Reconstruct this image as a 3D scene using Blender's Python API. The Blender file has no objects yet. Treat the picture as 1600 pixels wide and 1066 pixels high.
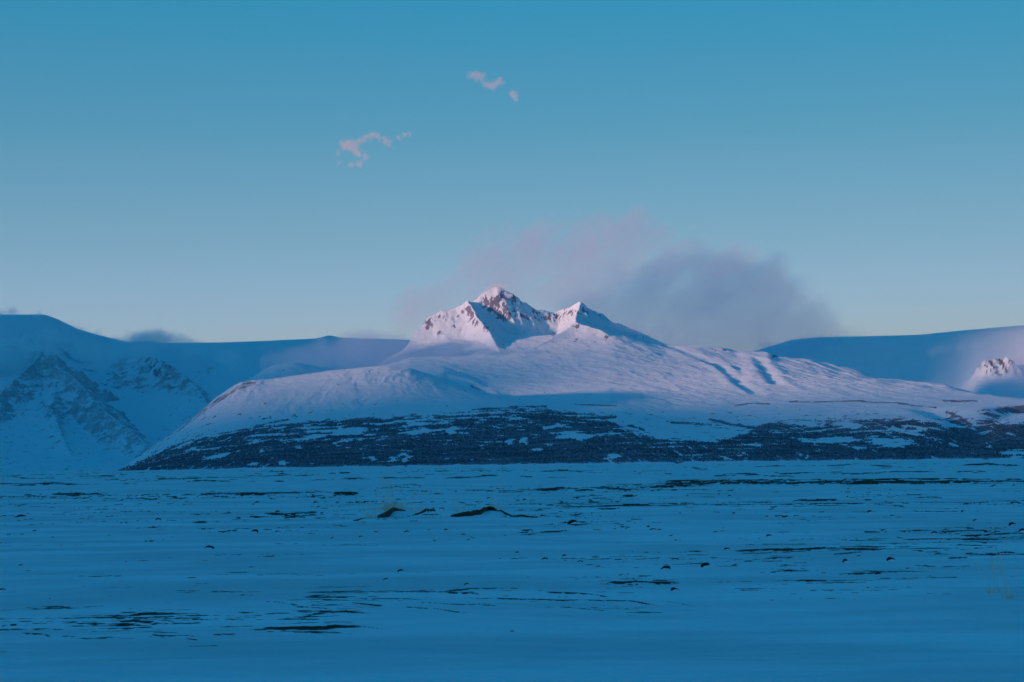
import bpy, bmesh, math, random
import numpy as np
from mathutils import Matrix, Vector

# ------------------------------------------------------------------ camera, light, exposure
sc = bpy.context.scene
C = sc.collection
F, CX, CY, H = 2986.0, 800.0, 533.0, 1.5          # focal length in photo pixels, image centre, eye height
PITCH, ROLL = math.atan((727 - 533) / F), math.radians(0.72)
fw = np.array([0, math.cos(PITCH), math.sin(PITCH)])
r0 = np.array([1.0, 0, 0]); u0 = np.array([0, -math.sin(PITCH), math.cos(PITCH)])
rt = math.cos(ROLL) * r0 - math.sin(ROLL) * u0
up = math.sin(ROLL) * r0 + math.cos(ROLL) * u0
cd = bpy.data.cameras.new('camera'); cam = bpy.data.objects.new('camera', cd); C.objects.link(cam)
cd.sensor_width = 36; cd.lens = F / 1600 * 36; cd.clip_start = 0.1; cd.clip_end = 200000
m = Matrix.Identity(4)
for i in range(3):
    m[i][0], m[i][1], m[i][2] = rt[i], up[i], -fw[i]
m[2][3] = H
cam.matrix_world = m
sc.camera = cam

SUN_AZ, SUN_EL = 225.0, 2.0                        # degrees clockwise from +Y (the view), degrees up
az = math.radians(SUN_AZ)
sdir = Vector((math.sin(az) * math.cos(math.radians(SUN_EL)), math.cos(az) * math.cos(math.radians(SUN_EL)), math.sin(math.radians(SUN_EL))))
ld = bpy.data.lights.new('sun', 'SUN'); ld.energy = 3.0; ld.color = (1.0, 0.49, 0.39); ld.angle = math.radians(3.8)
lo = bpy.data.objects.new('sun', ld); C.objects.link(lo); lo.rotation_euler = sdir.to_track_quat('Z', 'Y').to_euler()

sc.view_settings.view_transform = 'Standard'; sc.view_settings.look = 'None'
sc.view_settings.gamma = 1; sc.view_settings.use_curve_mapping = False
sc.view_settings.exposure = 1.8
sc.render.engine = 'CYCLES'
sc.cycles.max_bounces = 7; sc.cycles.diffuse_bounces = 2; sc.cycles.volume_bounces = 4
sc.cycles.transparent_max_bounces = 16
sc.cycles.use_adaptive_sampling = True; sc.cycles.adaptive_threshold = 0.01
sc.cycles.sample_clamp_indirect = 0.4; sc.cycles.sample_clamp_direct = 1.2
sc.cycles.volume_max_steps = 256

w = bpy.data.worlds.new('World'); sc.world = w; w.use_nodes = True
nt = w.node_tree; bg = nt.nodes['Background']; bg.inputs[1].default_value = 0.067
sk = nt.nodes.new('ShaderNodeTexSky'); sk.sky_type = 'NISHITA'; sk.sun_disc = False
sk.sun_elevation = math.radians(SUN_EL); sk.sun_rotation = az
# twilight grade of the sky by elevation (added tint that also blues the snow)
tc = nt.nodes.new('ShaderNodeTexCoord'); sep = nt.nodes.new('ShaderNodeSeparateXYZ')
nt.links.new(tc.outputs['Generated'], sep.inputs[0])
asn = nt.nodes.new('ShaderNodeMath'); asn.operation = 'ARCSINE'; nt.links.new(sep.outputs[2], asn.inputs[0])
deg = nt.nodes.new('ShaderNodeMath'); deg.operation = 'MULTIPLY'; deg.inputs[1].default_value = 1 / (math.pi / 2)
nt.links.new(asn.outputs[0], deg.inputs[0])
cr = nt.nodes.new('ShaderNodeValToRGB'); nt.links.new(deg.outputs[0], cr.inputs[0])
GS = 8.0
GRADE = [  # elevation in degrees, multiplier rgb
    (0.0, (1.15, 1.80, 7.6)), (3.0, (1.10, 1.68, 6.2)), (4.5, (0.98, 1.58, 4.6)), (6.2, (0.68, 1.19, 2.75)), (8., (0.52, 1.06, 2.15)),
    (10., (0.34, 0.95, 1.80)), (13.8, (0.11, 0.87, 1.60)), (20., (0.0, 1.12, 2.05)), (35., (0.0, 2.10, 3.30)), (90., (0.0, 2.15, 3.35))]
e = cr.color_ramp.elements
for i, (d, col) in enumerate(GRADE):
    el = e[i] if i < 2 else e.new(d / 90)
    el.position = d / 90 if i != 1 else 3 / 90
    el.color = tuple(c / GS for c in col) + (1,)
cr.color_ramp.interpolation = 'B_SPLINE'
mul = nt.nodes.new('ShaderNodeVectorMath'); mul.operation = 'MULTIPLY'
# added tint dims and cools the sky behind the viewer, keeping snow blue
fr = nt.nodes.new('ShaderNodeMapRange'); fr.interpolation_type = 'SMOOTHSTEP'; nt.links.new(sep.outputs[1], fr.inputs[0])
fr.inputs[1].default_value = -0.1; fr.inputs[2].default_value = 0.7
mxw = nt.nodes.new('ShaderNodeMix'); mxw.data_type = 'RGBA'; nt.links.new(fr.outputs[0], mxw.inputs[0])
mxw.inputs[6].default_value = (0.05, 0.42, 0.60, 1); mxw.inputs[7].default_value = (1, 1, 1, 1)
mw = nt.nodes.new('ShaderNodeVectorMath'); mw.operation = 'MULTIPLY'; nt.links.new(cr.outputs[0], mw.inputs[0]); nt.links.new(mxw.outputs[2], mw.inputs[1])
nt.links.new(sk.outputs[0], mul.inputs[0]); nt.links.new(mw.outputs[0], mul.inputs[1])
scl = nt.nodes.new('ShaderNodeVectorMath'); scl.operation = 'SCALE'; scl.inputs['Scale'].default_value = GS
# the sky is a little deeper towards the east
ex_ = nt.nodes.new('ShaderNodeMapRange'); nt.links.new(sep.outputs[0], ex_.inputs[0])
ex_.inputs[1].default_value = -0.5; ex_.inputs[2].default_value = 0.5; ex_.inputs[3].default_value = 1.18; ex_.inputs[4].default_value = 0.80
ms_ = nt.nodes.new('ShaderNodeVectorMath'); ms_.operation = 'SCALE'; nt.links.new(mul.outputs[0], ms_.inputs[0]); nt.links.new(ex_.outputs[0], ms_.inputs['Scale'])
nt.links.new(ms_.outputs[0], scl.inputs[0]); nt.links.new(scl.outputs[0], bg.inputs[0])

# ------------------------------------------------------------------ helpers
rng = np.random.RandomState(7); random.seed(7)
PERM = np.concatenate([rng.permutation(256)] * 3).astype(np.int32)
GA = rng.rand(256) * 2 * np.pi; GX, GY = np.cos(GA), np.sin(GA)

def perlin(x, y):
    xi = np.floor(x); yi = np.floor(y); xf = x - xi; yf = y - yi
    xi = xi.astype(np.int64) & 255; yi = yi.astype(np.int64) & 255
    a = xf * xf * xf * (xf * (xf * 6 - 15) + 10); b = yf * yf * yf * (yf * (yf * 6 - 15) + 10)
    def g(i, j, dx, dy):
        h = PERM[PERM[(xi + i) & 255] + ((yi + j) & 255)]
        return GX[h] * dx + GY[h] * dy
    n0 = g(0, 0, xf, yf) * (1 - a) + g(1, 0, xf - 1, yf) * a
    n1 = g(0, 1, xf, yf - 1) * (1 - a) + g(1, 1, xf - 1, yf - 1) * a
    return (n0 * (1 - b) + n1 * b) * 1.5

def fbm(x, y, o=4, gain=0.5, ox=0.0):
    s = 0; a = 1; t = 0
    for i in range(o):
        s = s + a * perlin(x * 2.03 ** i + 17.3 * i + ox, y * 2.03 ** i + 5.1 * i + ox); t += a; a *= gain
    return s / t

def ridged(x, y, o=4, ox=0.0):
    s = 0; a = 1; t = 0
    for i in range(o):
        s = s + a * (1 - 2 * np.abs(perlin(x * 2.03 ** i + 11.3 * i + ox, y * 2.03 ** i + 3.7 * i + ox))); t += a; a *= 0.5
    return s / t

def sstep(a, b, x):
    t = np.clip((x - a) / (b - a), 0, 1); return t * t * (3 - 2 * t)

def at(px, py, D):
    """world point seen at photo pixel px,py lying D metres out along the view axis"""
    px = np.asarray(px, float); py = np.asarray(py, float)
    d = fw[:, None] * F + rt[:, None] * (px.ravel() - CX) + up[:, None] * (CY - py.ravel())
    k = np.asarray(D, float) / d[1]
    p = (d * k).T; p[:, 2] += H
    return p if p.shape[0] > 1 else p[0]

def on_ground(px, py):
    d = fw * F + rt * (px - CX) + up * (CY - py)
    k = -H / d[2]
    return Vector((d[0] * k, d[1] * k, 0))

def proj(x, y, z):
    z = z - H
    fz = x * fw[0] + y * fw[1] + z * fw[2]
    rx = x * rt[0] + y * rt[1] + z * rt[2]; ux = x * up[0] + y * up[1] + z * up[2]
    return CX + F * rx / fz, CY - F * ux / fz

def tag(o, label=None, cat=None, group=None, kind=None):
    if label: o['label'] = label
    if cat: o['category'] = cat
    if group: o['group'] = group
    if kind: o['kind'] = kind
    return o

def link(name, me, mat=None, parent=None):
    o = bpy.data.objects.new(name, me); C.objects.link(o)
    if mat: me.materials.append(mat)
    if parent: o.parent = parent
    return o

def grid_mesh(name, X, Y, Z, mat, attrs={}):
    nr, nc = X.shape
    co = np.stack([X, Y, Z], -1).reshape(-1, 3).astype(np.float32)
    i = np.arange(nr * nc).reshape(nr, nc)
    q = np.stack([i[:-1, :-1], i[:-1, 1:], i[1:, 1:], i[1:, :-1]], -1).reshape(-1, 4)
    return raw_mesh(name, co, q, mat, attrs)

def raw_mesh(name, co, q, mat, attrs={}, smooth=True):
    me = bpy.data.meshes.new(name); k = q.shape[1]
    me.vertices.add(len(co)); me.vertices.foreach_set('co', np.asarray(co, np.float32).ravel())
    me.loops.add(q.size); me.loops.foreach_set('vertex_index', q.ravel().astype(np.int32))
    me.polygons.add(len(q)); me.polygons.foreach_set('loop_start', (np.arange(len(q)) * k).astype(np.int32))
    me.polygons.foreach_set('loop_total', np.full(len(q), k, np.int32))
    me.polygons.foreach_set('use_smooth', np.full(len(q), smooth))
    for n, a in attrs.items():
        at_ = me.attributes.new(n, 'FLOAT', 'POINT'); at_.data.foreach_set('value', np.asarray(a, np.float32).ravel())
    me.update()
    return link(name, me, mat)

# ------------------------------------------------------------------ materials
def new_mat(name):
    mt = bpy.data.materials.new(name); mt.use_nodes = True
    n = mt.node_tree; n.nodes.clear(); out = n.nodes.new('ShaderNodeOutputMaterial')
    return mt, n, out

def noise_node(n, vec, scale, detail=4, rough=0.55):
    t = n.nodes.new('ShaderNodeTexNoise'); t.inputs['Scale'].default_value = scale
    t.inputs['Detail'].default_value = detail; t.inputs['Roughness'].default_value = rough
    n.links.new(vec, t.inputs['Vector']); return t.outputs['Fac']

def mathn(n, op, a, b=None, c=None, clamp=False):
    t = n.nodes.new('ShaderNodeMath'); t.operation = op; t.use_clamp = clamp
    for i, v in enumerate((a, b, c)):
        if v is None: continue
        if isinstance(v, (int, float)): t.inputs[i].default_value = v
        else: n.links.new(v, t.inputs[i])
    return t.outputs[0]

def mixc(n, f, a, b):
    t = n.nodes.new('ShaderNodeMix'); t.data_type = 'RGBA'
    n.links.new(f, t.inputs[0])
    for s, v in ((t.inputs[6], a), (t.inputs[7], b)):
        if isinstance(v, tuple): s.default_value = v + (1,)
        else: n.links.new(v, s)
    return t.outputs[2]

def snow_mat(name, rock, snow=(0.70, 0.84, 0.90), s1=0.02, s2=0.2, soft=0.12, jit=0.5, bump=0.0, bs=1.0, rock2=None, stretch=(1, 1, 1), crust=0):
    """snow with dark ground showing where the 'dark' attribute, broken up by fine noise, passes one half"""
    mt, n, out = new_mat(name)
    tc = n.nodes.new('ShaderNodeTexCoord')
    mp = n.nodes.new('ShaderNodeMapping'); mp.inputs['Scale'].default_value = stretch
    n.links.new(tc.outputs['Object'], mp.inputs[0]); v = mp.outputs[0]
    at_ = n.nodes.new('ShaderNodeAttribute'); at_.attribute_name = 'dark'
    a = noise_node(n, v, s1, 5, 0.65); b = noise_node(n, v, s2, 3)
    j = mathn(n, 'ADD', mathn(n, 'MULTIPLY', mathn(n, 'SUBTRACT', a, 0.5), jit), mathn(n, 'MULTIPLY', mathn(n, 'SUBTRACT', b, 0.5), jit * 0.6))
    # the break-up fades to nothing where no dark ground is near
    k = mathn(n, 'ADD', at_.outputs['Fac'], mathn(n, 'MULTIPLY', j, mathn(n, 'MULTIPLY', at_.outputs['Fac'], 4, clamp=True)))
    mr = n.nodes.new('ShaderNodeMapRange'); mr.interpolation_type = 'SMOOTHSTEP'
    n.links.new(k, mr.inputs[0]); mr.inputs[1].default_value = 0.5 - soft; mr.inputs[2].default_value = 0.5 + soft
    dark = mixc(n, b, rock, rock2 or tuple(c * 1.7 for c in rock))
    tone = mixc(n, a, tuple(c * 0.93 for c in snow), tuple(min(1, c * 1.05) for c in snow))
    if crust:   # wind crust and fresh powder differ a little in whiteness
        cn = noise_node(n, v, crust, 4, 0.6)
        cm = n.nodes.new('ShaderNodeMapRange'); cm.interpolation_type = 'SMOOTHSTEP'; n.links.new(cn, cm.inputs[0])
        cm.inputs[1].default_value = 0.36; cm.inputs[2].default_value = 0.64; cm.inputs[3].default_value = 0.84; cm.inputs[4].default_value = 1.06
        sc_ = n.nodes.new('ShaderNodeVectorMath'); sc_.operation = 'SCALE'; n.links.new(tone, sc_.inputs[0]); n.links.new(cm.outputs[0], sc_.inputs['Scale']); tone = sc_.outputs[0]
    col = mixc(n, mr.outputs[0], tone, dark)
    d = n.nodes.new('ShaderNodeBsdfDiffuse'); n.links.new(col, d.inputs['Color']); d.inputs['Roughness'].default_value = 0.5
    if bump:
        bn = n.nodes.new('ShaderNodeBump'); bn.inputs['Strength'].default_value = 1; bn.inputs['Distance'].default_value = bump
        h = noise_node(n, v, bs, 6, 0.6)
        n.links.new(h, bn.inputs['Height']); n.links.new(bn.outputs[0], d.inputs['Normal'])
    n.links.new(d.outputs[0], out.inputs[0])
    return mt

def plain_mat(name, c1, c2, scale=3.0, bump=0.0):
    mt, n, out = new_mat(name)
    tc = n.nodes.new('ShaderNodeTexCoord'); f = noise_node(n, tc.outputs['Object'], scale, 5, 0.6)
    p = n.nodes.new('ShaderNodeBsdfPrincipled'); p.inputs['Roughness'].default_value = 0.9
    p.inputs['Specular IOR Level'].default_value = 0.15
    n.links.new(mixc(n, f, c1, c2), p.inputs['Base Color'])
    if bump:
        bn = n.nodes.new('ShaderNodeBump'); bn.inputs['Distance'].default_value = bump
        n.links.new(f, bn.inputs['Height']); n.links.new(bn.outputs[0], p.inputs['Normal'])
    n.links.new(p.outputs[0], out.inputs[0]); return mt

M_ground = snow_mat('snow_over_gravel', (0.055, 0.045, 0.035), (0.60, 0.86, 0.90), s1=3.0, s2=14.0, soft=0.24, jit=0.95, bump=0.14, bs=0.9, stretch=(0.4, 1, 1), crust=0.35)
M_massif = snow_mat('snow_over_rock', (0.14, 0.145, 0.19), s1=0.012, s2=0.06, soft=0.16, jit=0.5, bump=8.0, bs=0.014)
M_far = snow_mat('snow_over_cliffs', (0.14, 0.15, 0.18), s1=0.008, s2=0.04, soft=0.3, jit=0.7, bump=6.0, bs=0.007)
M_ice = snow_mat('glacier_snow', (0.06, 0.05, 0.05), s1=0.004, s2=0.03, soft=0.2, jit=0.5, bump=2.0, bs=0.004)
M_scrub = plain_mat('birch_scrub', (0.02, 0.02, 0.03), (0.13, 0.13, 0.15), 0.05)
def tone_mat(name, c1, c2):
    mt, n, out = new_mat(name); a = n.nodes.new('ShaderNodeAttribute'); a.attribute_name = 'tone'
    d = n.nodes.new('ShaderNodeBsdfDiffuse'); n.links.new(mixc(n, a.outputs['Fac'], c1, c2), d.inputs['Color'])
    n.links.new(d.outputs[0], out.inputs[0]); return mt
M_scrub = tone_mat('birch_scrub', (0.045, 0.055, 0.085), (0.21, 0.25, 0.33))
M_rock = plain_mat('basalt', (0.012, 0.011, 0.011), (0.035, 0.032, 0.030), 9.0, 0.01)
M_drift = plain_mat('drift_snow', (0.76, 0.80, 0.85), (0.82, 0.86, 0.90), 4.0)
M_earth = plain_mat('earth', (0.05, 0.026, 0.014), (0.16, 0.085, 0.04), 14.0, 0.02)
M_grass = plain_mat('dry_grass', (0.85, 0.55, 0.36), (0.98, 0.70, 0.50), 6.0)
M_straw = plain_mat('pale_straw', (0.95, 0.66, 0.48), (0.98, 0.76, 0.58), 6.0)

# ------------------------------------------------------------------ the snowy plain
f_s = F
def ground_rows():
    rows = [0.4, 1.5, 3.0, 5.0, 7.0, 9.0, 11.0]
    off = H * F / 12.0
    while off > 13:
        rows.append(H * F / off); off -= 0.55
    r = rows[-1]
    while r < 34000:
        r *= 1.035; rows.append(r)
    rows[-1] = 34000
    return np.array(rows)

rr = ground_rows()
inner = np.radians(np.linspace(-24, 24, 1440)); MID = 150 + 720
outer = np.radians(np.concatenate([np.linspace(-180, -24.8, 150), ]))
ang = np.concatenate([outer, inner, -outer[::-1]])
A, R = np.meshgrid(ang, rr)
GXX, GYY = np.sin(A) * R, np.cos(A) * R
with np.errstate(all='ignore'):
    PX, PY = proj(GXX, GYY, np.zeros_like(GXX))
front = (np.abs(A) < math.radians(30))
PX = np.where(front, PX, -9999.0); PY = np.where(front, PY, 5000.0)

lines = [  # pixel polylines of the dark wind-cut ledges: points..., thickness
    ([(0, 760), (60, 758)], 2.6), ([(80, 758), (165, 757)], 2.2), ([(160, 750), (190, 749)], 2.6), ([(285, 755), (320, 751.5), (362, 753)], 3.4),
    ([(385, 753), (402, 753)], 2.5), ([(428, 753), (446, 752)], 2.5), ([(120, 745), (180, 744)], 1.6), ([(0, 745), (75, 748)], 1.6),
    ([(395, 740), (410, 741)], 2.2), ([(430, 740), (450, 741)], 2), ([(190, 756), (220, 757)], 1.8), ([(475, 751), (540, 749), (600, 747), (672, 747)], 3),
    ([(528, 739), (548, 739)], 2), ([(690, 748), (730, 746.5), (765, 744), (795, 745)], 3), ([(810, 745), (835, 746)], 2.6), ([(735, 736), (762, 735)], 1.8),
    ([(518, 773), (540, 772), (562, 773)], 6), ([(775, 771), (820, 769)], 3.6), ([(828, 768), (852, 765)], 4.5), ([(620, 769), (655, 766)], 1.8),
    ([(855, 746), (905, 746)], 2), ([(840, 737), (880, 735), (920, 737)], 2.2), ([(990, 741), (1005, 740)], 2.2), ([(1035, 740), (1053, 742)], 3.2),
    ([(1125, 744), (1160, 742), (1190, 743)], 3), ([(1060, 731), (1110, 733)], 2), ([(1180, 730), (1220, 728)], 2), ([(1205, 742.5), (1260, 740), (1325, 738)], 3.2),
    ([(1345, 741), (1400, 737.5), (1465, 737)], 3.4), ([(1492, 739), (1525, 736), (1548, 738.5)], 3), ([(1290, 728), (1330, 727)], 2), ([(1355, 727), (1400, 729)], 2),
    ([(1430, 729), (1450, 728)], 2), ([(1500, 727), (1545, 725), (1600, 728)], 3.6), ([(1240, 755), (1330, 752)], 2.2),
    ([(1040, 758), (1100, 756.5), (1200, 756), (1300, 754.5), (1400, 754), (1610, 753.5)], 5), ([(830, 766), (870, 765), (915, 764)], 4), ([(945, 765), (1000, 767), (1040, 765)], 3.5),
    ([(1030, 761), (1080, 759)], 3), ([(890, 792), (1030, 793), (1100, 791), (1300, 788), (1450, 785), (1600, 785)], 2.2), ([(1210, 789), (1290, 788)], 2.5), ([(1440, 797), (1500, 797)], 2.5),
    ([(1545, 868), (1575, 867.5), (1610, 867)], 4.2), ([(1478, 872), (1515, 871)], 3.2), ([(1430, 882), (1465, 883)], 2.2), ([(1488, 888), (1514, 890)], 2.6),
    ([(1300, 865), (1350, 863)], 2.6), ([(1385, 873), (1402, 873)], 3.4), ([(1200, 861), (1250, 859), (1300, 857)], 2.4), ([(1310, 895), (1380, 893)], 2.4), ([(1510, 848), (1545, 850)], 2.4),
    ([(1140, 884), (1157, 879)], 4), ([(1500, 835), (1600, 832)], 2.2), ([(1110, 832), (1135, 831)], 1.6), ([(1355, 913), (1430, 913)], 1.4),
    ([(610, 928), (690, 929), (760, 930)], 2.6), ([(690, 928), (735, 923), (825, 924)], 3.2), ([(850, 926), (905, 927), (955, 931)], 2.8), ([(755, 934), (830, 936), (925, 938), (985, 938), (1040, 947)], 3.6),
    ([(550, 939), (640, 938), (665, 940)], 2.4), ([(540, 946), (600, 949)], 2.2), ([(625, 950), (690, 955), (735, 959)], 2.4), ([(650, 944), (700, 947), (780, 948)], 2.6),
    ([(490, 941), (522, 942)], 3.6), ([(480, 958), (540, 958), (580, 959)], 2.6), ([(500, 974), (560, 978), (612, 981)], 1.6), ([(965, 900), (985, 898)], 2.6), ([(995, 900), (1020, 900)], 2),
    ([(958, 910), (975, 910)], 2.6), ([(1025, 936), (1088, 944)], 1.4), ([(575, 927), (625, 928)], 1.4), ([(880, 949), (950, 953)], 1.3), ([(735, 943), (770, 945)], 1.4),
    ([(175, 967), (240, 965), (292, 963.5)], 4), ([(297, 967), (340, 968)], 2.8), ([(0, 977), (30, 975)], 3.6), ([(30, 974), (110, 973)], 1.8), ([(32, 987), (60, 989), (82, 993)], 5),
    ([(95, 992), (120, 993)], 2.8), ([(190, 979), (240, 976)], 2.8), ([(235, 990), (275, 993)], 2.8), ([(288, 995), (310, 996)], 2.8), ([(292, 1009), (345, 1008)], 2.2),
    ([(285, 932), (310, 930)], 2), ([(325, 929), (372, 931)], 2), ([(410, 944), (440, 946), (468, 949)], 2.4), ([(370, 957), (400, 957)], 2.6), ([(350, 966), (385, 967)], 2.4),
    ([(300, 979), (400, 978)], 1.6), ([(290, 908), (308, 907)], 1.6), ([(0, 1021), (22, 1020)], 2), ([(205, 970), (270, 972)], 1.4), ([(430, 942), (500, 941)], 1.6), ([(460, 950), (520, 953)], 2),
    ([(20, 790), (50, 787), (95, 787)], 1.8), ([(130, 795), (170, 793)], 1.8), ([(640, 804), (700, 804)], 1.5), ([(548, 815), (575, 812)], 1.8)]
zones = [  # px0, px1, py0, py1, world scale x, world scale y, amount, tilt (py per px)
    (1150, 1640, 838, 886, 0.75, 0.42, 0.40, -0.02), (0, 560, 938, 992, 1.1, 0.22, 0.30, -0.01), (480, 1080, 920, 958, 1.3, 0.22, 0.22, 0.01),
    (0, 560, 765, 778, 1.0, 2.4, 0.50, -0.008), (0, 640, 796, 812, 0.8, 1.2, 0.34, -0.01), (800, 1640, 786, 802, 1.2, 1.6, 0.42, -0.014),
    (1030, 1640, 750, 760, 2.0, 3.0, 0.75, -0.004), (820, 1110, 757, 769, 1.4, 2.6, 0.60, -0.004), (-50, 1650, 758, 850, 0.6, 1.0, 0.17, -0.01),
    (930, 1180, 864, 882, 0.5, 0.5, 0.36, -0.02), (560, 820, 756, 770, 1.2, 2.0, 0.34, 0.0), (1180, 1460, 888, 914, 0.6, 0.30, 0.22, -0.01),
    (820, 1000, 772, 788, 0.7, 1.3, 0.36, -0.01), (-50, 1650, 728, 752, 6.0, 30.0, 0.24, -0.012), (940, 1060, 895, 915, 0.5, 0.3, 0.3, 0.0), (-50, 1650, 862, 950, 1.0, 0.3, 0.10, 0.0)]
wob = fbm(GXX / np.maximum(R, 1) * 60, np.log(np.maximum(R, 1)) * 12, 3)
brk = fbm(GXX / np.maximum(R, 1) * 130, np.log(np.maximum(R, 1)) * 20, 3, ox=9)
brf = fbm(GXX / np.maximum(R, 1) * 420, np.log(np.maximum(R, 1)) * 60, 2, ox=19)
dark = np.zeros_like(GXX); hgt = np.zeros_like(GXX)
SUB = np.where(rr > 12)[0][0]
for pts, th in lines:
    xs = [p[0] for p in pts]; ys = [p[1] for p in pts]
    ymin, ymax = min(ys) - 14, max(ys) + 14
    rws = np.where((PY[:, MID] > ymin - 14) & (PY[:, MID] < ymax + 14))[0]
    if len(rws) == 0: continue
    a, b = rws[0], rws[-1] + 1
    px, py = PX[a:b], PY[a:b]
    yc = np.interp(px, xs, ys)
    end = np.minimum(px - xs[0], xs[-1] - px); lw = 0.16 * (xs[-1] - xs[0]) + 3
    taper = np.clip(end / lw + 0.35, 0, 1)
    ht = th * 0.74 * (0.55 + 1.1 * wob[a:b]) * taper
    d = (py - yc - 2.2 * wob[a:b] * min(1, th / 3)) / np.maximum(ht * 0.5, 0.25)
    g = np.exp(-d * d) * (end > -3)
    mk = g * taper * (1.0 + 0.9 * brk[a:b] + 0.9 * brf[a:b])
    dark[a:b] = np.maximum(dark[a:b], np.clip(mk, 0, 1.2))
    hgt[a:b] = np.maximum(hgt[a:b], 0.55 * th * R[a:b] / F * g * taper)
for (x0, x1, y0, y1, sx, sy, am, tl) in zones:
    x0 = -900 if x0 <= 0 else x0; x1 = 2500 if x1 >= 1600 else x1
    rws = np.where((PY[:, MID] > y0 - 30) & (PY[:, MID] < y1 + 30))[0]
    a, b = rws[0], rws[-1] + 1
    px, py = PX[a:b], PY[a:b] - tl * (PX[a:b] - 800)
    wgt = sstep(x0 - 40, x0 + 50, px) * (1 - sstep(x1 - 50, x1 + 40, px))
    hh = (y1 - y0) / 2; wgt = wgt * np.clip(1.25 - (np.abs(py - (y0 + y1) / 2) / hh) ** 2 * 0.9, 0, 1)
    nz = fbm(GXX[a:b] / sx, GYY[a:b] / sy, 4, 0.6, ox=x0 * 0.013 + y0 * 0.1)
    big = fbm(GXX[a:b] / sx / 6, GYY[a:b] / sy / 5, 2, ox=y0)
    t = nz * 0.9 + big * 0.6 + (am * 0.78 - 0.5) * 0.9
    fin = fbm(GXX[a:b] / (sx * 0.16), GYY[a:b] / (sy * 0.5), 3, 0.6, ox=y1 * 0.07)
    mk = sstep(-0.02, 0.22, t + 0.30 * fin) * np.clip(wgt * 1.3, 0, 1)
    mk = np.where(wgt > 0.02, mk, 0)
    dark[a:b] = np.maximum(dark[a:b], mk * 0.95)
    hgt[a:b] = np.maximum(hgt[a:b], mk * np.minimum(0.5 * 1.6 * R[a:b] / F, 0.12))
far = sstep(120, 700, R)
GZ = hgt + (0.018 * fbm(GXX / 3.0, GYY / 1.6, 4) + 0.10 * fbm(GXX / 9.0, GYY / 4.0, 3, ox=40)) * (1 - far) + 0.05 * sstep(18, 60, R) * fbm(GXX / 14, GYY / 9, 3) \
    + 0.16 * sstep(90, 220, R) * fbm(GXX / 60, GYY / 45, 3) + 0.6 * far * fbm(GXX / 400, GYY / 300, 3)
GZ *= sstep(1.0, 5.0, R)
GZ -= sstep(5200, 7000, R) * 3
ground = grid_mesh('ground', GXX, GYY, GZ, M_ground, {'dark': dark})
tag(ground, kind='structure')
def ground_z(x, y):
    r = math.hypot(x, y); i = int(np.clip(np.searchsorted(rr, r), 1, len(rr) - 1)); a_ = math.atan2(x, y)
    j = int(np.clip(np.searchsorted(ang, a_), 1, len(ang) - 1))
    return float(GZ[i - 1, j - 1] + GZ[i, j]) / 2

# ------------------------------------------------------------------ terrain from contour curves and ridge lines
def curve_surface(curves, U, Ds, blur=4):
    """curves: (D, [(px,py)...]) -> heights on the grid U (x/y) by Ds"""
    K = []
    for D, pts in curves:
        if isinstance(pts, (int, float)):
            K.append(np.full(len(U), float(pts)))
        else:
            p = at([q[0] for q in pts], [q[1] for q in pts], D)
            z = np.interp(U, p[:, 0] / D, p[:, 2])
            k = np.exp(-np.linspace(-2, 2, 15) ** 2); k /= k.sum()
            z = np.convolve(np.pad(z, 7, 'edge'), k, 'valid')
            K.append(z)
    K = np.array(K); kd = np.array([c[0] for c in curves])
    i = np.clip(np.searchsorted(kd, Ds) - 1, 0, len(kd) - 2)
    t = ((Ds - kd[i]) / (kd[i + 1] - kd[i]))[:, None]
    d = np.zeros_like(K)
    s = (K[1:] - K[:-1]) / (kd[1:] - kd[:-1])[:, None]
    same = (s[1:] * s[:-1]) > 0
    d[1:-1] = np.where(same, 2 * s[1:] * s[:-1] / np.where(np.abs(s[1:] + s[:-1]) < 1e-9, 1, s[1:] + s[:-1]), 0)
    d[0] = s[0]; d[-1] = s[-1]
    hstep = (kd[i + 1] - kd[i])[:, None]
    return ((2 * t**3 - 3 * t**2 + 1) * K[i] + (t**3 - 2 * t**2 + t) * hstep * d[i] + (-2 * t**3 + 3 * t**2) * K[i + 1] + (t**3 - t**2) * hstep * d[i + 1])

def seg_dist(X, Y, P):
    """distance to, and height along, a 3-D polyline (seen from above)"""
    best = np.full(X.shape, 1e9); hz = np.zeros(X.shape); side = np.zeros(X.shape)
    for p, q in zip(P[:-1], P[1:]):
        dx, dy = q[0] - p[0], q[1] - p[1]; L2 = dx * dx + dy * dy + 1e-6
        t = np.clip(((X - p[0]) * dx + (Y - p[1]) * dy) / L2, 0, 1)
        ex, ey = X - p[0] - t * dx, Y - p[1] - t * dy
        d = np.hypot(ex, ey); s = (dx * (Y - p[1]) - dy * (X - p[0])) / math.sqrt(L2)
        mk = d < best
        best = np.where(mk, d, best); hz = np.where(mk, p[2] + t * (q[2] - p[2]), hz); side = np.where(mk, s, side)
    return best, hz, side

def smax(a, b, k):
    return 0.5 * (a + b + np.sqrt((a - b) ** 2 + k * k)) - 0.0

def ridge(Z, X, Y, pts, k=0.7, kr=None, warp=None, conc=0.0, sm=14):
    P = [tuple(at(a, b, c)) for a, b, c in pts]
    d, hz, s = seg_dist(X, Y, P)
    kk = k if kr is None else np.where(s > 0, k, kr)
    if warp is not None: d = np.maximum(d * (1 + warp), 0)
    fall = kk * d
    if conc: fall = kk * d * np.clip(1.2 - conc * d / 1000, 0.8, 1.2)
    return smax(Z, hz - fall, sm)

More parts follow.
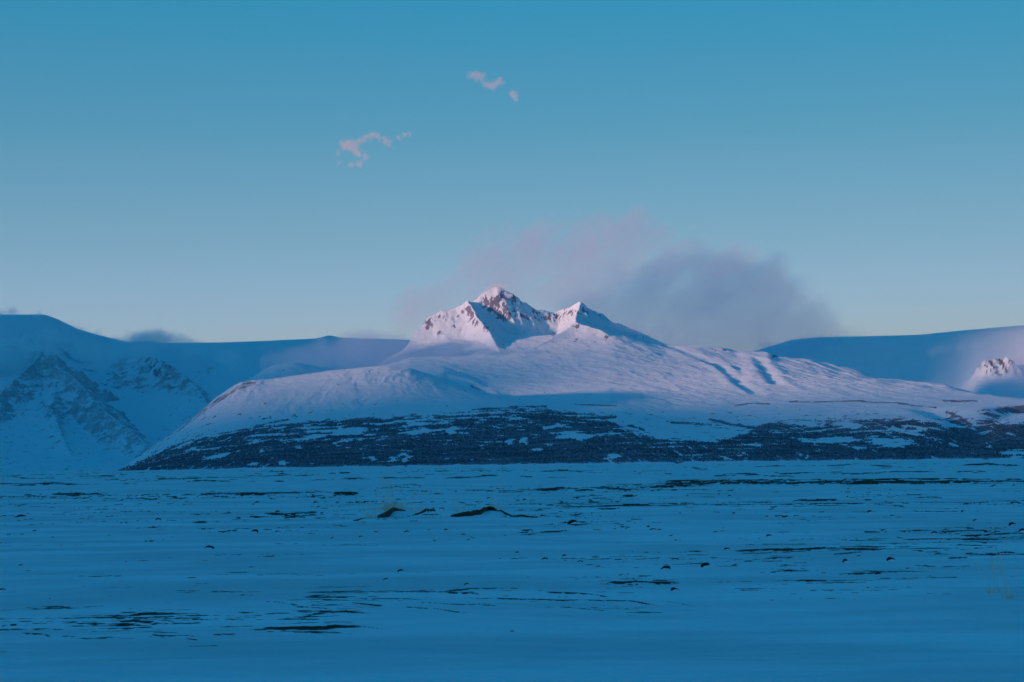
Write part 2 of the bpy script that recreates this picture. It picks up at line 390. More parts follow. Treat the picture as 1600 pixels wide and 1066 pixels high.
# ---- the main massif
NU, ND = 1500, 760
U = np.linspace(at(60, 700, 1)[0], at(1800, 700, 1)[0], NU)
Ds = np.concatenate([np.linspace(5600, 9000, 330), np.linspace(9010, 13300, 370), np.linspace(13330, 16500, ND - 700)])
sky = [(430, 700), (560, 600), (600, 565), (640, 546), (700, 532), (760, 528), (850, 526), (930, 524), (960, 522), (1000, 532), (1040, 542), (1090, 542), (1130, 546), (1150, 550), (1200, 552), (1215, 558),
       (1260, 563), (1300, 570), (1340, 578), (1362, 588), (1400, 594), (1480, 603), (1500, 610), (1525, 619), (1600, 624), (1800, 628)]
curves = [
    (5500, -60.0),
    (5900, [(60, 760), (180, 740), (260, 738), (800, 730), (1800, 719)]),
    (6000, [(60, 780), (180, 739), (260, 732), (400, 727), (800, 722), (1100, 717), (1800, 711)]),
    (6600, [(60, 790), (180, 739), (260, 722), (400, 706), (600, 700), (800, 700), (900, 695), (1000, 690), (1100, 693), (1200, 693), (1300, 697), (1450, 699), (1600, 700), (1800, 700)]),
    (7500, [(60, 800), (180, 740), (250, 704), (300, 682), (400, 666), (600, 662), (750, 657), (860, 652), (950, 658), (1050, 672), (1150, 680), (1250, 680), (1350, 675), (1450, 670), (1600, 676), (1800, 680)]),
    (8600, [(60, 820), (180, 741), (250, 692), (300, 657), (340, 621), (375, 600), (430, 592), (520, 580), (580, 575), (610, 574), (640, 577), (700, 596), (760, 614), (800, 624), (860, 634), (950, 640), (1050, 650), (1150, 655), (1250, 652), (1350, 650), (1450, 650), (1600, 645), (1800, 645)]),
    (9400, [(60, 830), (180, 780), (300, 690), (375, 618), (430, 612), (520, 605), (640, 602), (700, 614), (760, 624), (800, 629), (860, 627), (950, 622), (1050, 630), (1150, 632), (1300, 630), (1450, 630), (1600, 632), (1800, 635)]),
    (10300, [(60, 850), (180, 840), (300, 760), (360, 640), (385, 600), (410, 582), (430, 571), (460, 568), (490, 574), (530, 583), (600, 596), (640, 592), (690, 587), (730, 597), (760, 601), (860, 600), (950, 597), (1050, 600), (1150, 602), (1300, 606), (1450, 614), (1600, 626), (1800, 630)]),
    (11300, [(60, 860), (300, 860), (400, 700), (470, 620), (530, 592), (600, 574), (640, 563), (700, 562), (760, 561), (860, 560), (960, 558), (1050, 566), (1130, 572), (1200, 575), (1300, 588), (1400, 600), (1480, 608), (1600, 626), (1800, 632)]),
    (12300, [(60, 860), (300, 860)] + sky),
    (13600, [(60, 900), (300, 880)] + [(a, b + 34) for a, b in sky]),
    (16600, -300.0)]
Z = curve_surface(curves, U, Ds)
Y, X0 = np.meshgrid(Ds, U, indexing='ij'); X = X0 * Y
wr = 0.20 * fbm(X / 260, Y / 260, 3) + 0.07 * ridged(X / 90, Y / 90, 3)
Zb = Z.copy()
# summit ridges: (px, py, distance)
Z = ridge(Z, X, Y, [(622, 580, 12050), (636, 541, 12150), (650, 520, 12200), (668, 499, 12260), (690, 488, 12300), (712, 483, 12330), (731, 473, 12350)], 0.72, 0.72, warp=wr, conc=0.1)
Z = ridge(Z, X, Y, [(731, 473, 12350), (742, 474, 12430), (750, 462, 12480), (760, 455, 12520), (773, 449, 12560), (785, 453, 12570), (800, 461, 12580), (815, 471, 12600), (835, 484, 12640), (846, 488, 12650)], 0.75, warp=wr, conc=0.35)
Z = ridge(Z, X, Y, [(731, 473, 12350), (741, 489, 12180), (750, 503, 12020), (763, 517, 11850), (775, 540, 11600)], 0.55, 1.15, warp=wr * 0.6, conc=0.4)
Z = ridge(Z, X, Y, [(846, 488, 12650), (870, 487, 12700), (890, 481, 12680), (907, 474, 12620), (922, 482, 12640), (940, 492, 12700), (957, 503, 12740), (1000, 520, 12700), (1042, 540, 12450)], 0.7, warp=wr, conc=0.35)
Z = ridge(Z, X, Y, [(907, 475, 12600), (903, 488, 12430), (899, 499, 12250), (900, 507, 12080)], 0.6, 0.8, warp=wr * 0.5, conc=0.3)
Z = ridge(Z, X, Y, [(900, 507, 12080), (920, 511, 12020), (937, 516, 11980), (948, 523, 11930), (956, 531, 11880), (968, 548, 11700)], 0.55, 0.6, warp=wr * 0.5, conc=0.4)
Z = ridge(Z, X, Y, [(900, 507, 12080), (880, 518, 11960), (862, 528, 11850), (842, 541, 11700), (815, 556, 11450)], 0.5, 0.6, warp=wr * 0.5, conc=0.4)
high = sstep(20, 160, Z - Zb)
crag = ridged(X / 150, Y / 150, 5, 3.0)
Z = Z + high * (crag - 0.2) * 22
# gullies on the right-hand apron and the stream cuts in the scrub
def carve(Z, pts, depth, wd, lip=0.0):
    P = [tuple(at(a, b, c)) for a, b, c in pts]
    d, hz, s = seg_dist(X, Y, P)
    Z = Z - depth * np.exp(-(d / wd) ** 2)
    return Z + lip * np.exp(-((d - wd * 1.7) / wd) ** 2)
Z = carve(Z, [(1118, 573, 11300), (1134, 582, 11100), (1142, 592, 10800), (1155, 602, 10400), (1185, 613, 9900)], 8, 36, 3)
Z = carve(Z, [(1152, 576, 11250), (1160, 590, 10900), (1158, 602, 10500)], 7, 35, 2)
Z = carve(Z, [(1186, 566, 11700), (1196, 580, 11300), (1204, 596, 10800), (1215, 606, 10400)], 9, 38, 3)
Z = carve(Z, [(1050, 557, 12000), (1090, 567, 11600), (1125, 575, 11300)], 7, 45, 3)
Z = carve(Z, [(1455, 640, 9000), (1490, 650, 8600), (1510, 668, 7800), (1518, 684, 7200), (1500, 697, 6700)], 30, 90, 5)
Z = carve(Z, [(1600, 640, 9000), (1560, 652, 8500), (1535, 662, 8000), (1516, 674, 7500)], 26, 80, 5)
Z = carve(Z, [(700, 588, 10300), (725, 600, 10000), (745, 609, 9700), (765, 618, 9400)], 26, 70, 6)
# fall-line ribs down the dome and general roughness
pxm, pym = proj(X, Y, Z)
dome = sstep(330, 440, pxm) * (1 - sstep(640, 760, pxm)) * sstep(7300, 7900, Y) * (1 - sstep(8500, 8800, Y))
Z = Z + dome * 4.5 * ridged(X / 95 + 0.9 * fbm(X / 260, Y / 260, 4), Y / 500, 4) * (0.5 + 1.2 * np.clip(fbm(X / 350, Y / 350, 2, ox=8) + 0.4, 0, 1))
edge = sstep(180, 240, pxm) * (1 - sstep(385, 430, pxm)) * sstep(7700, 8400, Y)
Z = Z + edge * 12 * (ridged(X / 70, Y / 120, 4, 7) - 0.2)
Z = Z + 7 * fbm(X / 500, Y / 350, 4) * sstep(6100, 7000, Y) * (1 - high) + 4.0 * fbm(X / 110, Y / 70, 5, 0.6) * (1 - high * 0.5) + 5.0 * ridged((X + 0.5 * Y) / 160, (Y - 0.5 * X) / 420, 3, 15) * sstep(8600, 9600, Y) * (1 - high)
# terraces and knolls in the lower ground on the right
low = sstep(6500, 7000, Y) * (1 - sstep(8800, 9800, Y)) * sstep(820, 1000, pxm)
Z = Z + low * 12 * fbm(X / 420, Y / 260, 3, ox=4)
Zb2 = Z
pxm, pym = proj(X, Y, Z)
gy, gx = np.gradient(Z); dY = np.gradient(Ds)[:, None]; dX = (U[1] - U[0]) * Y
slope = np.hypot(gy / dY, gx / dX)
# rock: steep broken ground high up, cliff bands
rk = sstep(1.25, 1.7, slope + 0.5 * (crag - 0.1)) * high * 0.8
wpx_ = fbm(X / 130, Y / 130, 4, 0.6, 21) * 1.6; wpy_ = fbm(X / 130, Y / 130, 4, 0.6, 31) * 1.6
def blob(cx, cy, rx, ry, tilt=0.0, near=None):
    c, s = math.cos(math.radians(tilt)), math.sin(math.radians(tilt))
    dx, dy = pxm - cx + wpx_ * min(rx, 12) * 0.9, pym - cy + wpy_ * min(ry, 8) * 0.9
    q = ((dx * c + dy * s) / rx) ** 2 + ((-dx * s + dy * c) / ry) ** 2
    return np.exp(-q * 0.7)
front_face = (Y < 12700); crn = fbm(X / 20, Y / 60, 4, 0.65, 12)
for b in [(776, 470, 14, 11, 30), (783, 478, 10, 8, 40), (870, 492, 26, 4.5, -8), (856, 496, 9, 6), (893, 488, 9, 5, -15), (900, 509, 9, 4, 10), (948, 528, 4, 4), (757, 512, 7, 6, 40), (742, 505, 4, 6), (748, 497, 3, 4),
          (688, 520, 3.5, 4.5, -60), (706, 512, 4, 3, -50), (668, 513, 3, 3), (665, 505, 5, 3), (716, 494, 3, 3), (644, 528, 2.5, 3), (686, 494, 3, 2), (866, 522, 7, 2.5, -40), (899, 532, 3, 2), (912, 484, 4, 5), (917, 490, 3, 3)]:
    v = blob(*b); rk = np.maximum(rk, sstep(0.3, 0.6, v) * sstep(0.02, 0.34, crn + 0.20 * v) * front_face)
# the broken left shoulder of the dome
sh = edge * np.clip(1.15 - np.abs(pym - np.interp(pxm, [180, 250, 300, 340, 375, 390], [741, 694, 660, 626, 606, 600])) / 12, 0, 1)
rk = np.maximum(rk, sh * (0.55 + 0.5 * fbm(X / 45, Y / 60, 4)))
rk = np.maximum(rk, sstep(0.15, 0.45, fbm(X / 60, Y / 90, 4, 0.6, 6)) * sstep(628, 650, pym) * 0.75)
for b in [(1132, 547, 5, 1.2), (1209, 557, 5, 2.2, 10), (743, 606, 8, 1.5, 30)]:
    rk = np.maximum(rk, blob(*b) * 0.9)
# scrub: the dark birch wood on the lower slopes
uppr = np.interp(pxm, [180, 250, 300, 380, 450, 540, 620, 700, 760, 830, 890, 930, 960, 985, 1040, 1120, 1160, 1200, 1260, 1330, 1400, 1440, 1490, 1540, 1600, 1800],
                 [740, 703, 688, 670, 662, 655, 652, 648, 641, 638, 644, 650, 660, 676, 689, 690, 680, 660, 656, 656, 655, 652, 652, 640, 634, 632])
str_n = fbm((X + 0.8 * (Y - 7000)) / 330, (Y - 0.35 * X) / 110, 4, 0.55, 2)
fine_n = fbm(X / 60, Y / 45, 3, 0.6, 8)
scr = sstep(-7, 5, pym - uppr + 9 * str_n + 7 * fine_n)
snow_p = np.zeros_like(X)
for b in [(334, 681, 12, 3), (482, 684, 40, 3.4, -9), (542, 676, 32, 4.5, -8), (535, 690, 15, 3, -12), (335, 715, 24, 3.4, -14), (410, 706, 6, 3), (442, 724, 7, 3, -20), (397, 725, 9, 3, -15),
          (225, 712, 48, 3.0, -37), (252, 703, 40, 2.2, -30), (285, 697, 20, 2.4, -22), (897, 682, 26, 7.5), (796, 691, 8, 5, -20), (818, 689, 8, 5), (705, 673, 8, 5, -15), (665, 674, 42, 3, -6), (622, 714, 19, 4.5, -25), (637, 716, 10, 3.5, -35),
          (581, 717, 8, 4, -20), (957, 713, 13, 4, -10), (865, 666, 20, 3.6, -12), (804, 655, 16, 2.6, -4), (655, 663, 22, 3, -4), (840, 704, 9, 3), (578, 680, 8, 2.5), (745, 646, 50, 1.8, -2), (620, 660, 40, 2.4, -6),
          (1296, 689, 50, 6), (1391, 690, 40, 9, 4), (1420, 675, 36, 3.8, 12), (1489, 695, 13, 3, 8), (1590, 708, 30, 6), (1262, 662, 34, 3.6, 2), (1325, 664, 26, 5), (1442, 655, 20, 4), (1425, 667, 20, 2.4, 4), (1474, 663, 20, 5, 15),
          (1522, 650, 26, 6, 5), (1585, 655, 26, 9, -5), (1360, 648, 14, 3), (1262, 713, 2.2, 4.5, 15), (1450, 692, 1.0, 3.4), (1447.5, 692, 0.8, 3.2), (1240, 661, 20, 3), (1060, 668, 60, 12), (1340, 700, 14, 3), (1185, 697, 10, 2), (1540, 676, 10, 2, -20)]:
    snow_p = np.maximum(snow_p, blob(*b))
scr = scr * (1 - sstep(0.42, 0.6, snow_p + 0.30 * fine_n + 0.22 * str_n))
# small openings on the drier upper half of the wood
opn = sstep(0.28, 0.5, str_n + 0.35 * fine_n + 0.22) * (1 - sstep(12, 46, pym - uppr)) * 0.9
th_ = np.radians(np.interp(pxm, [180, 300, 500, 900, 1100, 1600], [-36, -26, -17, -9, 0, 7]))
sn = fbm((pxm * np.cos(th_) + pym * np.sin(th_)) / 34, (-pxm * np.sin(th_) + pym * np.cos(th_)) / 3.4, 4, 0.6, 61)
opn = np.maximum(opn, sstep(0.17, 0.36, sn + 0.20 * str_n + 0.05 - 0.0025 * np.clip(pym - uppr - 20, 0, 60)) * 0.85)
scr = scr * (1 - opn) * sstep(5900, 6010, Y)
for pts, th in [([(1235, 628), (1330, 627), (1400, 630), (1460, 637)], 1.5), ([(1150, 634), (1170, 631), (1200, 632)], 1.2), ([(900, 632), (960, 634)], 1.2), ([(1475, 626), (1525, 627)], 1.8), ([(1290, 641), (1275, 637)], 1.2),
                ([(740, 640), (800, 637), (850, 635)], 1.5), ([(960, 688), (1000, 691), (1040, 690)], 3), ([(1110, 655), (1140, 663), (1200, 672)], 3), ([(1560, 640), (1600, 637)], 4), ([(1480, 645), (1500, 652), (1515, 664)], 4),
                ([(985, 665), (1005, 672)], 2.5), ([(1050, 660), (1110, 664)], 1.5), ([(420, 660), (450, 656)], 1.5), ([(860, 657), (960, 652)], 2.4), ([(930, 672), (965, 668)], 2)]:
    yc = np.interp(pxm, [p[0] for p in pts], [p[1] for p in pts])
    ok = (pxm > pts[0][0] - 3) & (pxm < pts[-1][0] + 3) & (Y > 6300)
    scr = np.maximum(scr, np.exp(-((pym - yc + 3 * str_n) / th) ** 2) * ok * (0.75 + 0.8 * fine_n))
spk = sstep(0.36, 0.5, fbm(X / 22, Y / 50, 3, 0.6, 44)) * sstep(6600, 7200, Y) * (0.55 + 0.4 * high + 0.35 * sstep(-0.1, 0.3, str_n))
dk = np.clip(np.maximum(np.maximum(rk, scr), spk), 0, 1.2)
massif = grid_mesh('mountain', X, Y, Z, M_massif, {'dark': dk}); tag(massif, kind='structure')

# ---- the wood itself: leafless birch clumps, one mass far off
prob = np.clip(scr - 0.35, 0, 1) * (Y < 9300) * (pxm > 60) * (pxm < 1760)
area = dY * dX
wgt = (prob * area / (Y ** 1.2)).ravel(); wgt /= wgt.sum()
NB = 70000
pick = rng.choice(len(wgt), NB, p=wgt)
bx = X.ravel()[pick] + rng.uniform(-5, 5, NB); by = Y.ravel()[pick] + rng.uniform(-5, 5, NB); bz = Z.ravel()[pick]
hs = rng.uniform(2.0, 5.5, NB) * (1 - 0.35 * sstep(7000, 9000, by)); ws = hs * rng.uniform(0.45, 0.85, NB)
NP = 5
co = np.zeros((NB, NP * 2 + 1, 3), np.float32)
ph = rng.uniform(0, 6.28, NB)
for k in range(NP):
    a_ = ph + k * 6.2832 / NP
    r1 = ws * rng.uniform(0.25, 0.6, NB); r2 = ws * rng.uniform(0.6, 1.15, NB)
    co[:, k] = np.stack([bx + r1 * np.cos(a_), by + r1 * np.sin(a_), bz - 0.6], -1)
    co[:, NP + k] = np.stack([bx + r2 * np.cos(a_), by + r2 * np.sin(a_), bz + hs * rng.uniform(0.45, 0.75, NB)], -1)
co[:, 2 * NP] = np.stack([bx + ws * rng.uniform(-.3, .3, NB), by, bz + hs], -1)
fc = []
for k in range(NP):
    k2 = (k + 1) % NP
    fc += [(k, k2, NP + k2), (k, NP + k2, NP + k), (NP + k, NP + k2, 2 * NP)]
fc = np.array(fc)[None] + (np.arange(NB) * (2 * NP + 1))[:, None, None]
wood = raw_mesh('birch_scrub', co.reshape(-1, 3), fc.reshape(-1, 3), M_scrub, smooth=False)
tone = np.repeat(np.clip(0.35 + 0.9 * str_n.ravel()[pick] + 0.5 * fine_n.ravel()[pick] + rng.normal(0, 0.22, NB), 0, 1), 2 * NP + 1)
ta = wood.data.attributes.new('tone', 'FLOAT', 'POINT'); ta.data.foreach_set('value', tone.astype(np.float32))
tag(wood, 'dark leafless birch wood covering the lower slopes in front of the peak', 'wood', kind='stuff')

# ---- the shaded mountains on the left
def curves_shift(pts, dy): return [(a, b + dy) for a, b in pts]
U2 = np.linspace(at(-260, 700, 1)[0], at(620, 700, 1)[0], 760); D2 = np.linspace(13200, 19500, 560)
skl = [(-260, 500), (-100, 494), (0, 492), (70, 492), (90, 499), (120, 514), (150, 523), (200, 535), (240, 533), (290, 548), (400, 590), (620, 700)]
cv = [(13000, -60.0), (13600, [(-260, 736), (0, 738), (180, 738), (300, 740), (620, 745)]),
      (14600, [(-260, 690), (0, 700), (120, 706), (220, 716), (300, 715), (400, 720), (620, 730)]),
      (15600, [(-260, 640), (0, 655), (60, 655), (120, 665), (180, 690), (240, 690), (300, 680), (360, 690), (620, 720)]),
      (16600, [(-260, 590), (0, 590), (60, 590), (110, 625), (170, 660), (240, 640), (300, 630), (360, 650), (620, 715)]),
      (17600, [(-260, 545), (0, 548), (60, 550), (120, 580), (170, 600), (230, 585), (300, 590), (360, 610), (620, 710)]),
      (18600, skl), (19800, curves_shift(skl, 30))]
Z2 = curve_surface(cv, U2, D2)
Y2, X20 = np.meshgrid(D2, U2, indexing='ij'); X2 = X20 * Y2
w2 = 0.35 * fbm(X2 / 420, Y2 / 420, 4) + 0.12 * ridged(X2 / 130, Y2 / 130, 3)
B2 = Z2.copy()
Z2 = ridge(Z2, X2, Y2, [(10, 540, 17600), (50, 550, 17100), (72, 549, 16900), (87, 557, 16750), (89, 572, 16600), (112, 590, 16300), (140, 618, 15900), (160, 642, 15500), (195, 668, 15000), (235, 700, 14400)], 0.62, 0.75, warp=w2, conc=0.25, sm=30)
Z2 = ridge(Z2, X2, Y2, [(62, 560, 16800), (30, 590, 16300), (5, 612, 15900), (-30, 650, 15300)], 0.6, warp=w2, conc=0.25, sm=30)
Z2 = ridge(Z2, X2, Y2, [(205, 548, 18000), (228, 558, 17700), (250, 566, 17500), (275, 578, 17300), (300, 600, 17000), (330, 640, 16400), (350, 680, 15600)], 0.55, 0.6, warp=w2, conc=0.25, sm=30)
Z2 = ridge(Z2, X2, Y2, [(87, 600, 16300), (80, 640, 15700), (95, 680, 15000), (110, 712, 14300)], 0.5, warp=w2, conc=0.2, sm=30)
cg2 = ridged(X2 / 210, Y2 / 210, 5, 5)
hi2 = sstep(0, 120, Z2 - B2)
Z2 = Z2 + (0.35 + 0.65 * hi2) * 24 * (cg2 - 0.2) * (1 - sstep(17900, 18500, Y2)) + 8 * fbm(X2 / 70, Y2 / 70, 3) * hi2
p2x, p2y = proj(X2, Y2, Z2)
gy, gx = np.gradient(Z2); sl2 = np.hypot(gy / (D2[1] - D2[0]), gx / ((U2[1] - U2[0]) * Y2))
dk2 = sstep(0.55, 1.25, sl2 + 0.5 * cg2) * 0.55 * (1 - sstep(17800, 18400, Y2))
def blob2(cx, cy, rx, ry, tilt=0.0):
    c, s = math.cos(math.radians(tilt)), math.sin(math.radians(tilt)); dx, dy = p2x - cx, p2y - cy
    return np.exp(-0.7 * (((dx * c + dy * s) / rx) ** 2 + ((-dx * s + dy * c) / ry) ** 2))
n2 = fbm(X2 / 90, Y2 / 120, 5, 0.62, 3)
n2b = fbm(X2 / 45, Y2 / 130, 4, 0.62, 33)
for b, s_ in [((68, 560, 22, 10), 0.85), ((244, 575, 30, 13, 20), 0.85), ((335, 580, 14, 8, 25), 0.5), ((40, 618, 38, 12, -25), 0.6), ((95, 640, 36, 16, 10), 0.6), ((125, 605, 16, 16, 50), 0.6), ((80, 655, 30, 8), 0.5)]:
    dk2 = np.maximum(dk2, sstep(0.2, 0.6, blob2(*b)) * s_ * sstep(-0.15, 0.30, n2b + 0.2 * n2))
dk2 = np.maximum(dk2, sstep(0.0, 0.5, n2 * 0.6 + n2b * 0.6 + 0.05) * 0.60 * (1 - sstep(16600, 17600, Y2)) * sstep(600, 640, p2y))
tag(grid_mesh('mountain', X2, Y2, Z2, M_far, {'dark': np.clip(dk2, 0, 1)}), kind='structure')

# ---- the ice cap behind everything
U3 = np.linspace(at(-260, 700, 1)[0], at(1900, 700, 1)[0], 900); D3 = np.concatenate([np.linspace(15200, 16300, 40), np.linspace(16310, 17700, 180), np.linspace(17730, 22600, 150)])
sk3 = [(-260, 520), (200, 537), (290, 537), (350, 536), (430, 533.5), (500, 530), (514, 524), (530, 529), (600, 531), (680, 534), (800, 540), (900, 552), (1000, 572), (1100, 566), (1180, 550), (1235, 533), (1275, 529), (1300, 528), (1350, 527), (1440, 524.5), (1500, 518), (1560, 513), (1600, 510), (1900, 500)]
c3 = [(15000, -60.0), (15500, [(-260, 700), (700, 700), (1000, 700), (1400, 690), (1500, 670), (1600, 660), (1900, 650)]),
      (17200, [(-260, 610), (300, 610), (600, 606), (900, 640), (1200, 640), (1400, 640), (1500, 625), (1540, 600), (1600, 598), (1900, 590)]),
      (18400, [(-260, 570), (300, 570), (600, 560), (900, 600), (1200, 605), (1350, 604), (1500, 592), (1535, 572), (1600, 566), (1900, 560)]),
      (19600, curves_shift(sk3, 4)), (20600, sk3), (22800, curves_shift(sk3, 25))]
Z3 = curve_surface(c3, U3, D3)
Y3, X30 = np.meshgrid(D3, U3, indexing='ij'); X3 = X30 * Y3
B3 = Z3.copy(); w3 = 0.3 * fbm(X3 / 300, Y3 / 300, 4)
oc = at(1552, 560, 17700); ocx, ocy = X3 - oc[0], Y3 - 17700
ocn = ridged(X3 / 90, Y3 / 200, 4, 6)
ocw = 70 * fbm(X3 / 120, Y3 / 120, 3)
Z3 = Z3 + 135 * np.exp(-(np.abs(ocx + ocw) / 150) ** 4 - (np.abs(ocy + ocw) / 300) ** 4) * (0.7 + 0.4 * ocn)
Z3 = Z3 + 90 * np.exp(-(np.abs(ocx - 120 + ocw) / 90) ** 3 - (np.abs(ocy + 260 - ocw) / 200) ** 3) * (0.7 + 0.4 * ocn)
cg3 = ridged(X3 / 160, Y3 / 160, 4, 2); h3 = sstep(10, 120, Z3 - B3)
Z3 = Z3 + h3 * 30 * (ridged(X3 / 55, Y3 / 140, 4, 6) - 0.2) + 6 * fbm(X3 / 900, Y3 / 700, 4)
p3x, p3y = proj(X3, Y3, Z3)
q3 = np.exp(-(((p3x - 1556) / 34) ** 2 + ((p3y - 564) / 28) ** 2))
dk3 = sstep(0.25, 0.6, q3) * sstep(-0.25, 0.2, fbm(X3 / 22, Y3 / 200, 4, 0.65)) * 0.72 * (h3 > 0.1)
tag(grid_mesh('glacier', X3, Y3, Z3, M_ice, {'dark': np.clip(dk3, 0, 1)}), kind='structure')

# ---- unseen range added behind the viewer's left shoulder, shaped to cast shade
hd = np.array([math.sin(az), math.cos(az)]); pn = np.array([hd[1], -hd[0]])
if pn[1] < 0: pn = -pn
S_, T_ = np.meshgrid(np.linspace(-15000, 33000, 240), np.linspace(-5200, 5200, 60), indexing='ij')
top = np.interp(S_, [-15000, -10000, 0, 4000, 5800, 6300, 6900, 7250, 9100, 9400, 9800, 10200, 12700, 16000, 20000, 24000, 30000, 33000],
                [200, 650, 750, 1020, 1180, 990, 1010, 1430, 1430, 1560, 2300, 3000, 3100, 2800, 2400, 1900, 1500, 900])
ZR = top * np.clip(1 - (np.abs(T_) / 5200) ** 1.1, 0, 1) + 60 * ridged(S_ / 1500, T_ / 1500, 4) * np.clip(1 - np.abs(T_) / 4800, 0, 1) * sstep(300, 1200, np.abs(T_)) - 30
XR = hd[0] * (7500 + T_) + pn[0] * S_; YR = hd[1] * (7500 + T_) + pn[1] * S_
rng_o = grid_mesh('added_shade_hills', XR, YR, ZR, M_far, {'dark': np.zeros_like(XR)}); tag(rng_o, kind='structure')

# ------------------------------------------------------------------ air
def haze_box(x0, x1, y0, y1, z0, z1, dens):
    me = bpy.data.meshes.new('haze'); bm = bmesh.new(); bmesh.ops.create_cube(bm, size=1)
    for v in bm.verts:
        v.co = Vector((x0 if v.co.x < 0 else x1, y0 if v.co.y < 0 else y1, z0 if v.co.z < 0 else z1))
    bm.to_mesh(me); bm.free()
    mt, n, out = new_mat('haze'); p = n.nodes.new('ShaderNodeVolumePrincipled')
    p.inputs['Color'].default_value = (0.45, 0.75, 0.92, 1); p.inputs['Density'].default_value = dens
    p.inputs['Anisotropy'].default_value = 0.6
    n.links.new(p.outputs[0], out.inputs['Volume'])
    o = link('haze', me, mt); tag(o, kind='stuff'); return o
zmax = max(float(Z.max()), float(Z2.max()), float(Z3.max()), float(ZR.max()))
zmin = min(float(GZ.min()), float(Z.min()), float(Z2.min()), float(Z3.min()), float(ZR.min()))
print('heights', Z.max(), Z2.max(), Z3.max(), ZR.max())
HAZE_TOP = zmax + 10
HAZE = haze_box(-35500, 35500, -35500, 35500, zmin - 1, HAZE_TOP, 1.2e-5)

def cloud(name, D, blobs, dens, color, nscale, thr, depth=0.8, label=None, cat=None, kind=None, contrast=1.0, stretch=1.0, aniso=0.0, absorb=None, detail=6, slant=0.0):
    """a real volume: soft lobes (px, py, radius px) at distance D, broken up by noise"""
    cs = []
    for b in blobs:
        px, py, r = b[:3]; dd = D + (b[3] if len(b) > 3 else 0)
        p = at(px, py, dd); cs.append((Vector(p), r * dd / F))
    cen = sum((c for c, r in cs), Vector()) / len(cs)
    bm = bmesh.new()
    for c, r in cs:
        mx = Matrix.Translation(c - cen) @ Matrix.Diagonal((r * 1.75 * stretch, r * 1.75 * depth, r * 1.75, 1))
        bmesh.ops.create_icosphere(bm, subdivisions=3, radius=1, matrix=mx)
    me = bpy.data.meshes.new(name); bm.to_mesh(me); bm.free()
    tmp = bpy.data.objects.new('tmp', me); C.objects.link(tmp)
    md = tmp.modifiers.new('r', 'REMESH'); md.mode = 'VOXEL'; md.voxel_size = max(r for c, r in cs) / 5
    dg = bpy.context.evaluated_depsgraph_get()
    m2 = bpy.data.meshes.new_from_object(tmp.evaluated_get(dg)); m2.name = name
    bpy.data.objects.remove(tmp); bpy.data.meshes.remove(me)
    mt, n, out = new_mat(name)
    tc = n.nodes.new('ShaderNodeTexCoord'); pos = tc.outputs['Object']
    acc = None
    for c, r in cs:
        q = c - cen
        sb = n.nodes.new('ShaderNodeVectorMath'); sb.operation = 'SUBTRACT'; n.links.new(pos, sb.inputs[0]); sb.inputs[1].default_value = q
        ml = n.nodes.new('ShaderNodeVectorMath'); ml.operation = 'MULTIPLY'; n.links.new(sb.outputs[0], ml.inputs[0]); ml.inputs[1].default_value = (1 / (r * stretch), 1 / (r * depth), 1 / r)
        dt = n.nodes.new('ShaderNodeVectorMath'); dt.operation = 'DOT_PRODUCT'; n.links.new(ml.outputs[0], dt.inputs[0]); n.links.new(ml.outputs[0], dt.inputs[1])
        ex = mathn(n, 'EXPONENT', mathn(n, 'MULTIPLY', dt.outputs['Value'], -1.5))
        acc = ex if acc is None else mathn(n, 'ADD', acc, ex)
    acc = mathn(n, 'MINIMUM', acc, 1.2)
    rm = sum(r for c, r in cs) / len(cs)
    npos = pos
    if slant:
        r_ = n.nodes.new('ShaderNodeVectorRotate'); r_.rotation_type = 'Y_AXIS'; r_.inputs['Angle'].default_value = math.radians(slant); n.links.new(pos, r_.inputs['Vector'])
        q_ = n.nodes.new('ShaderNodeVectorMath'); q_.operation = 'MULTIPLY'; q_.inputs[1].default_value = (0.65, 0.8, 1.15); n.links.new(r_.outputs[0], q_.inputs[0]); npos = q_.outputs[0]
    nz = noise_node(n, npos, nscale / rm, detail, 0.62)
    t = mathn(n, 'SUBTRACT', mathn(n, 'ADD', acc, mathn(n, 'MULTIPLY', mathn(n, 'SUBTRACT', nz, 0.5), 2.0 * contrast)), thr)
    mr = n.nodes.new('ShaderNodeMapRange'); mr.interpolation_type = 'SMOOTHSTEP'; n.links.new(t, mr.inputs[0]); mr.inputs[1].default_value = 0; mr.inputs[2].default_value = 0.9
    fade = mathn(n, 'MULTIPLY', mathn(n, 'SUBTRACT', acc, 0.03), 6, clamp=True)
    de = mathn(n, 'MULTIPLY', mathn(n, 'MULTIPLY', mr.outputs[0], fade), dens)
    p = n.nodes.new('ShaderNodeVolumePrincipled'); p.inputs['Color'].default_value = color + (1,); p.inputs['Anisotropy'].default_value = aniso
    n.links.new(de, p.inputs['Density']); n.links.new(p.outputs[0], out.inputs['Volume'])
    o = link(name, m2, mt); o.location = cen
    tag(o, label, cat, None, kind)
    return o

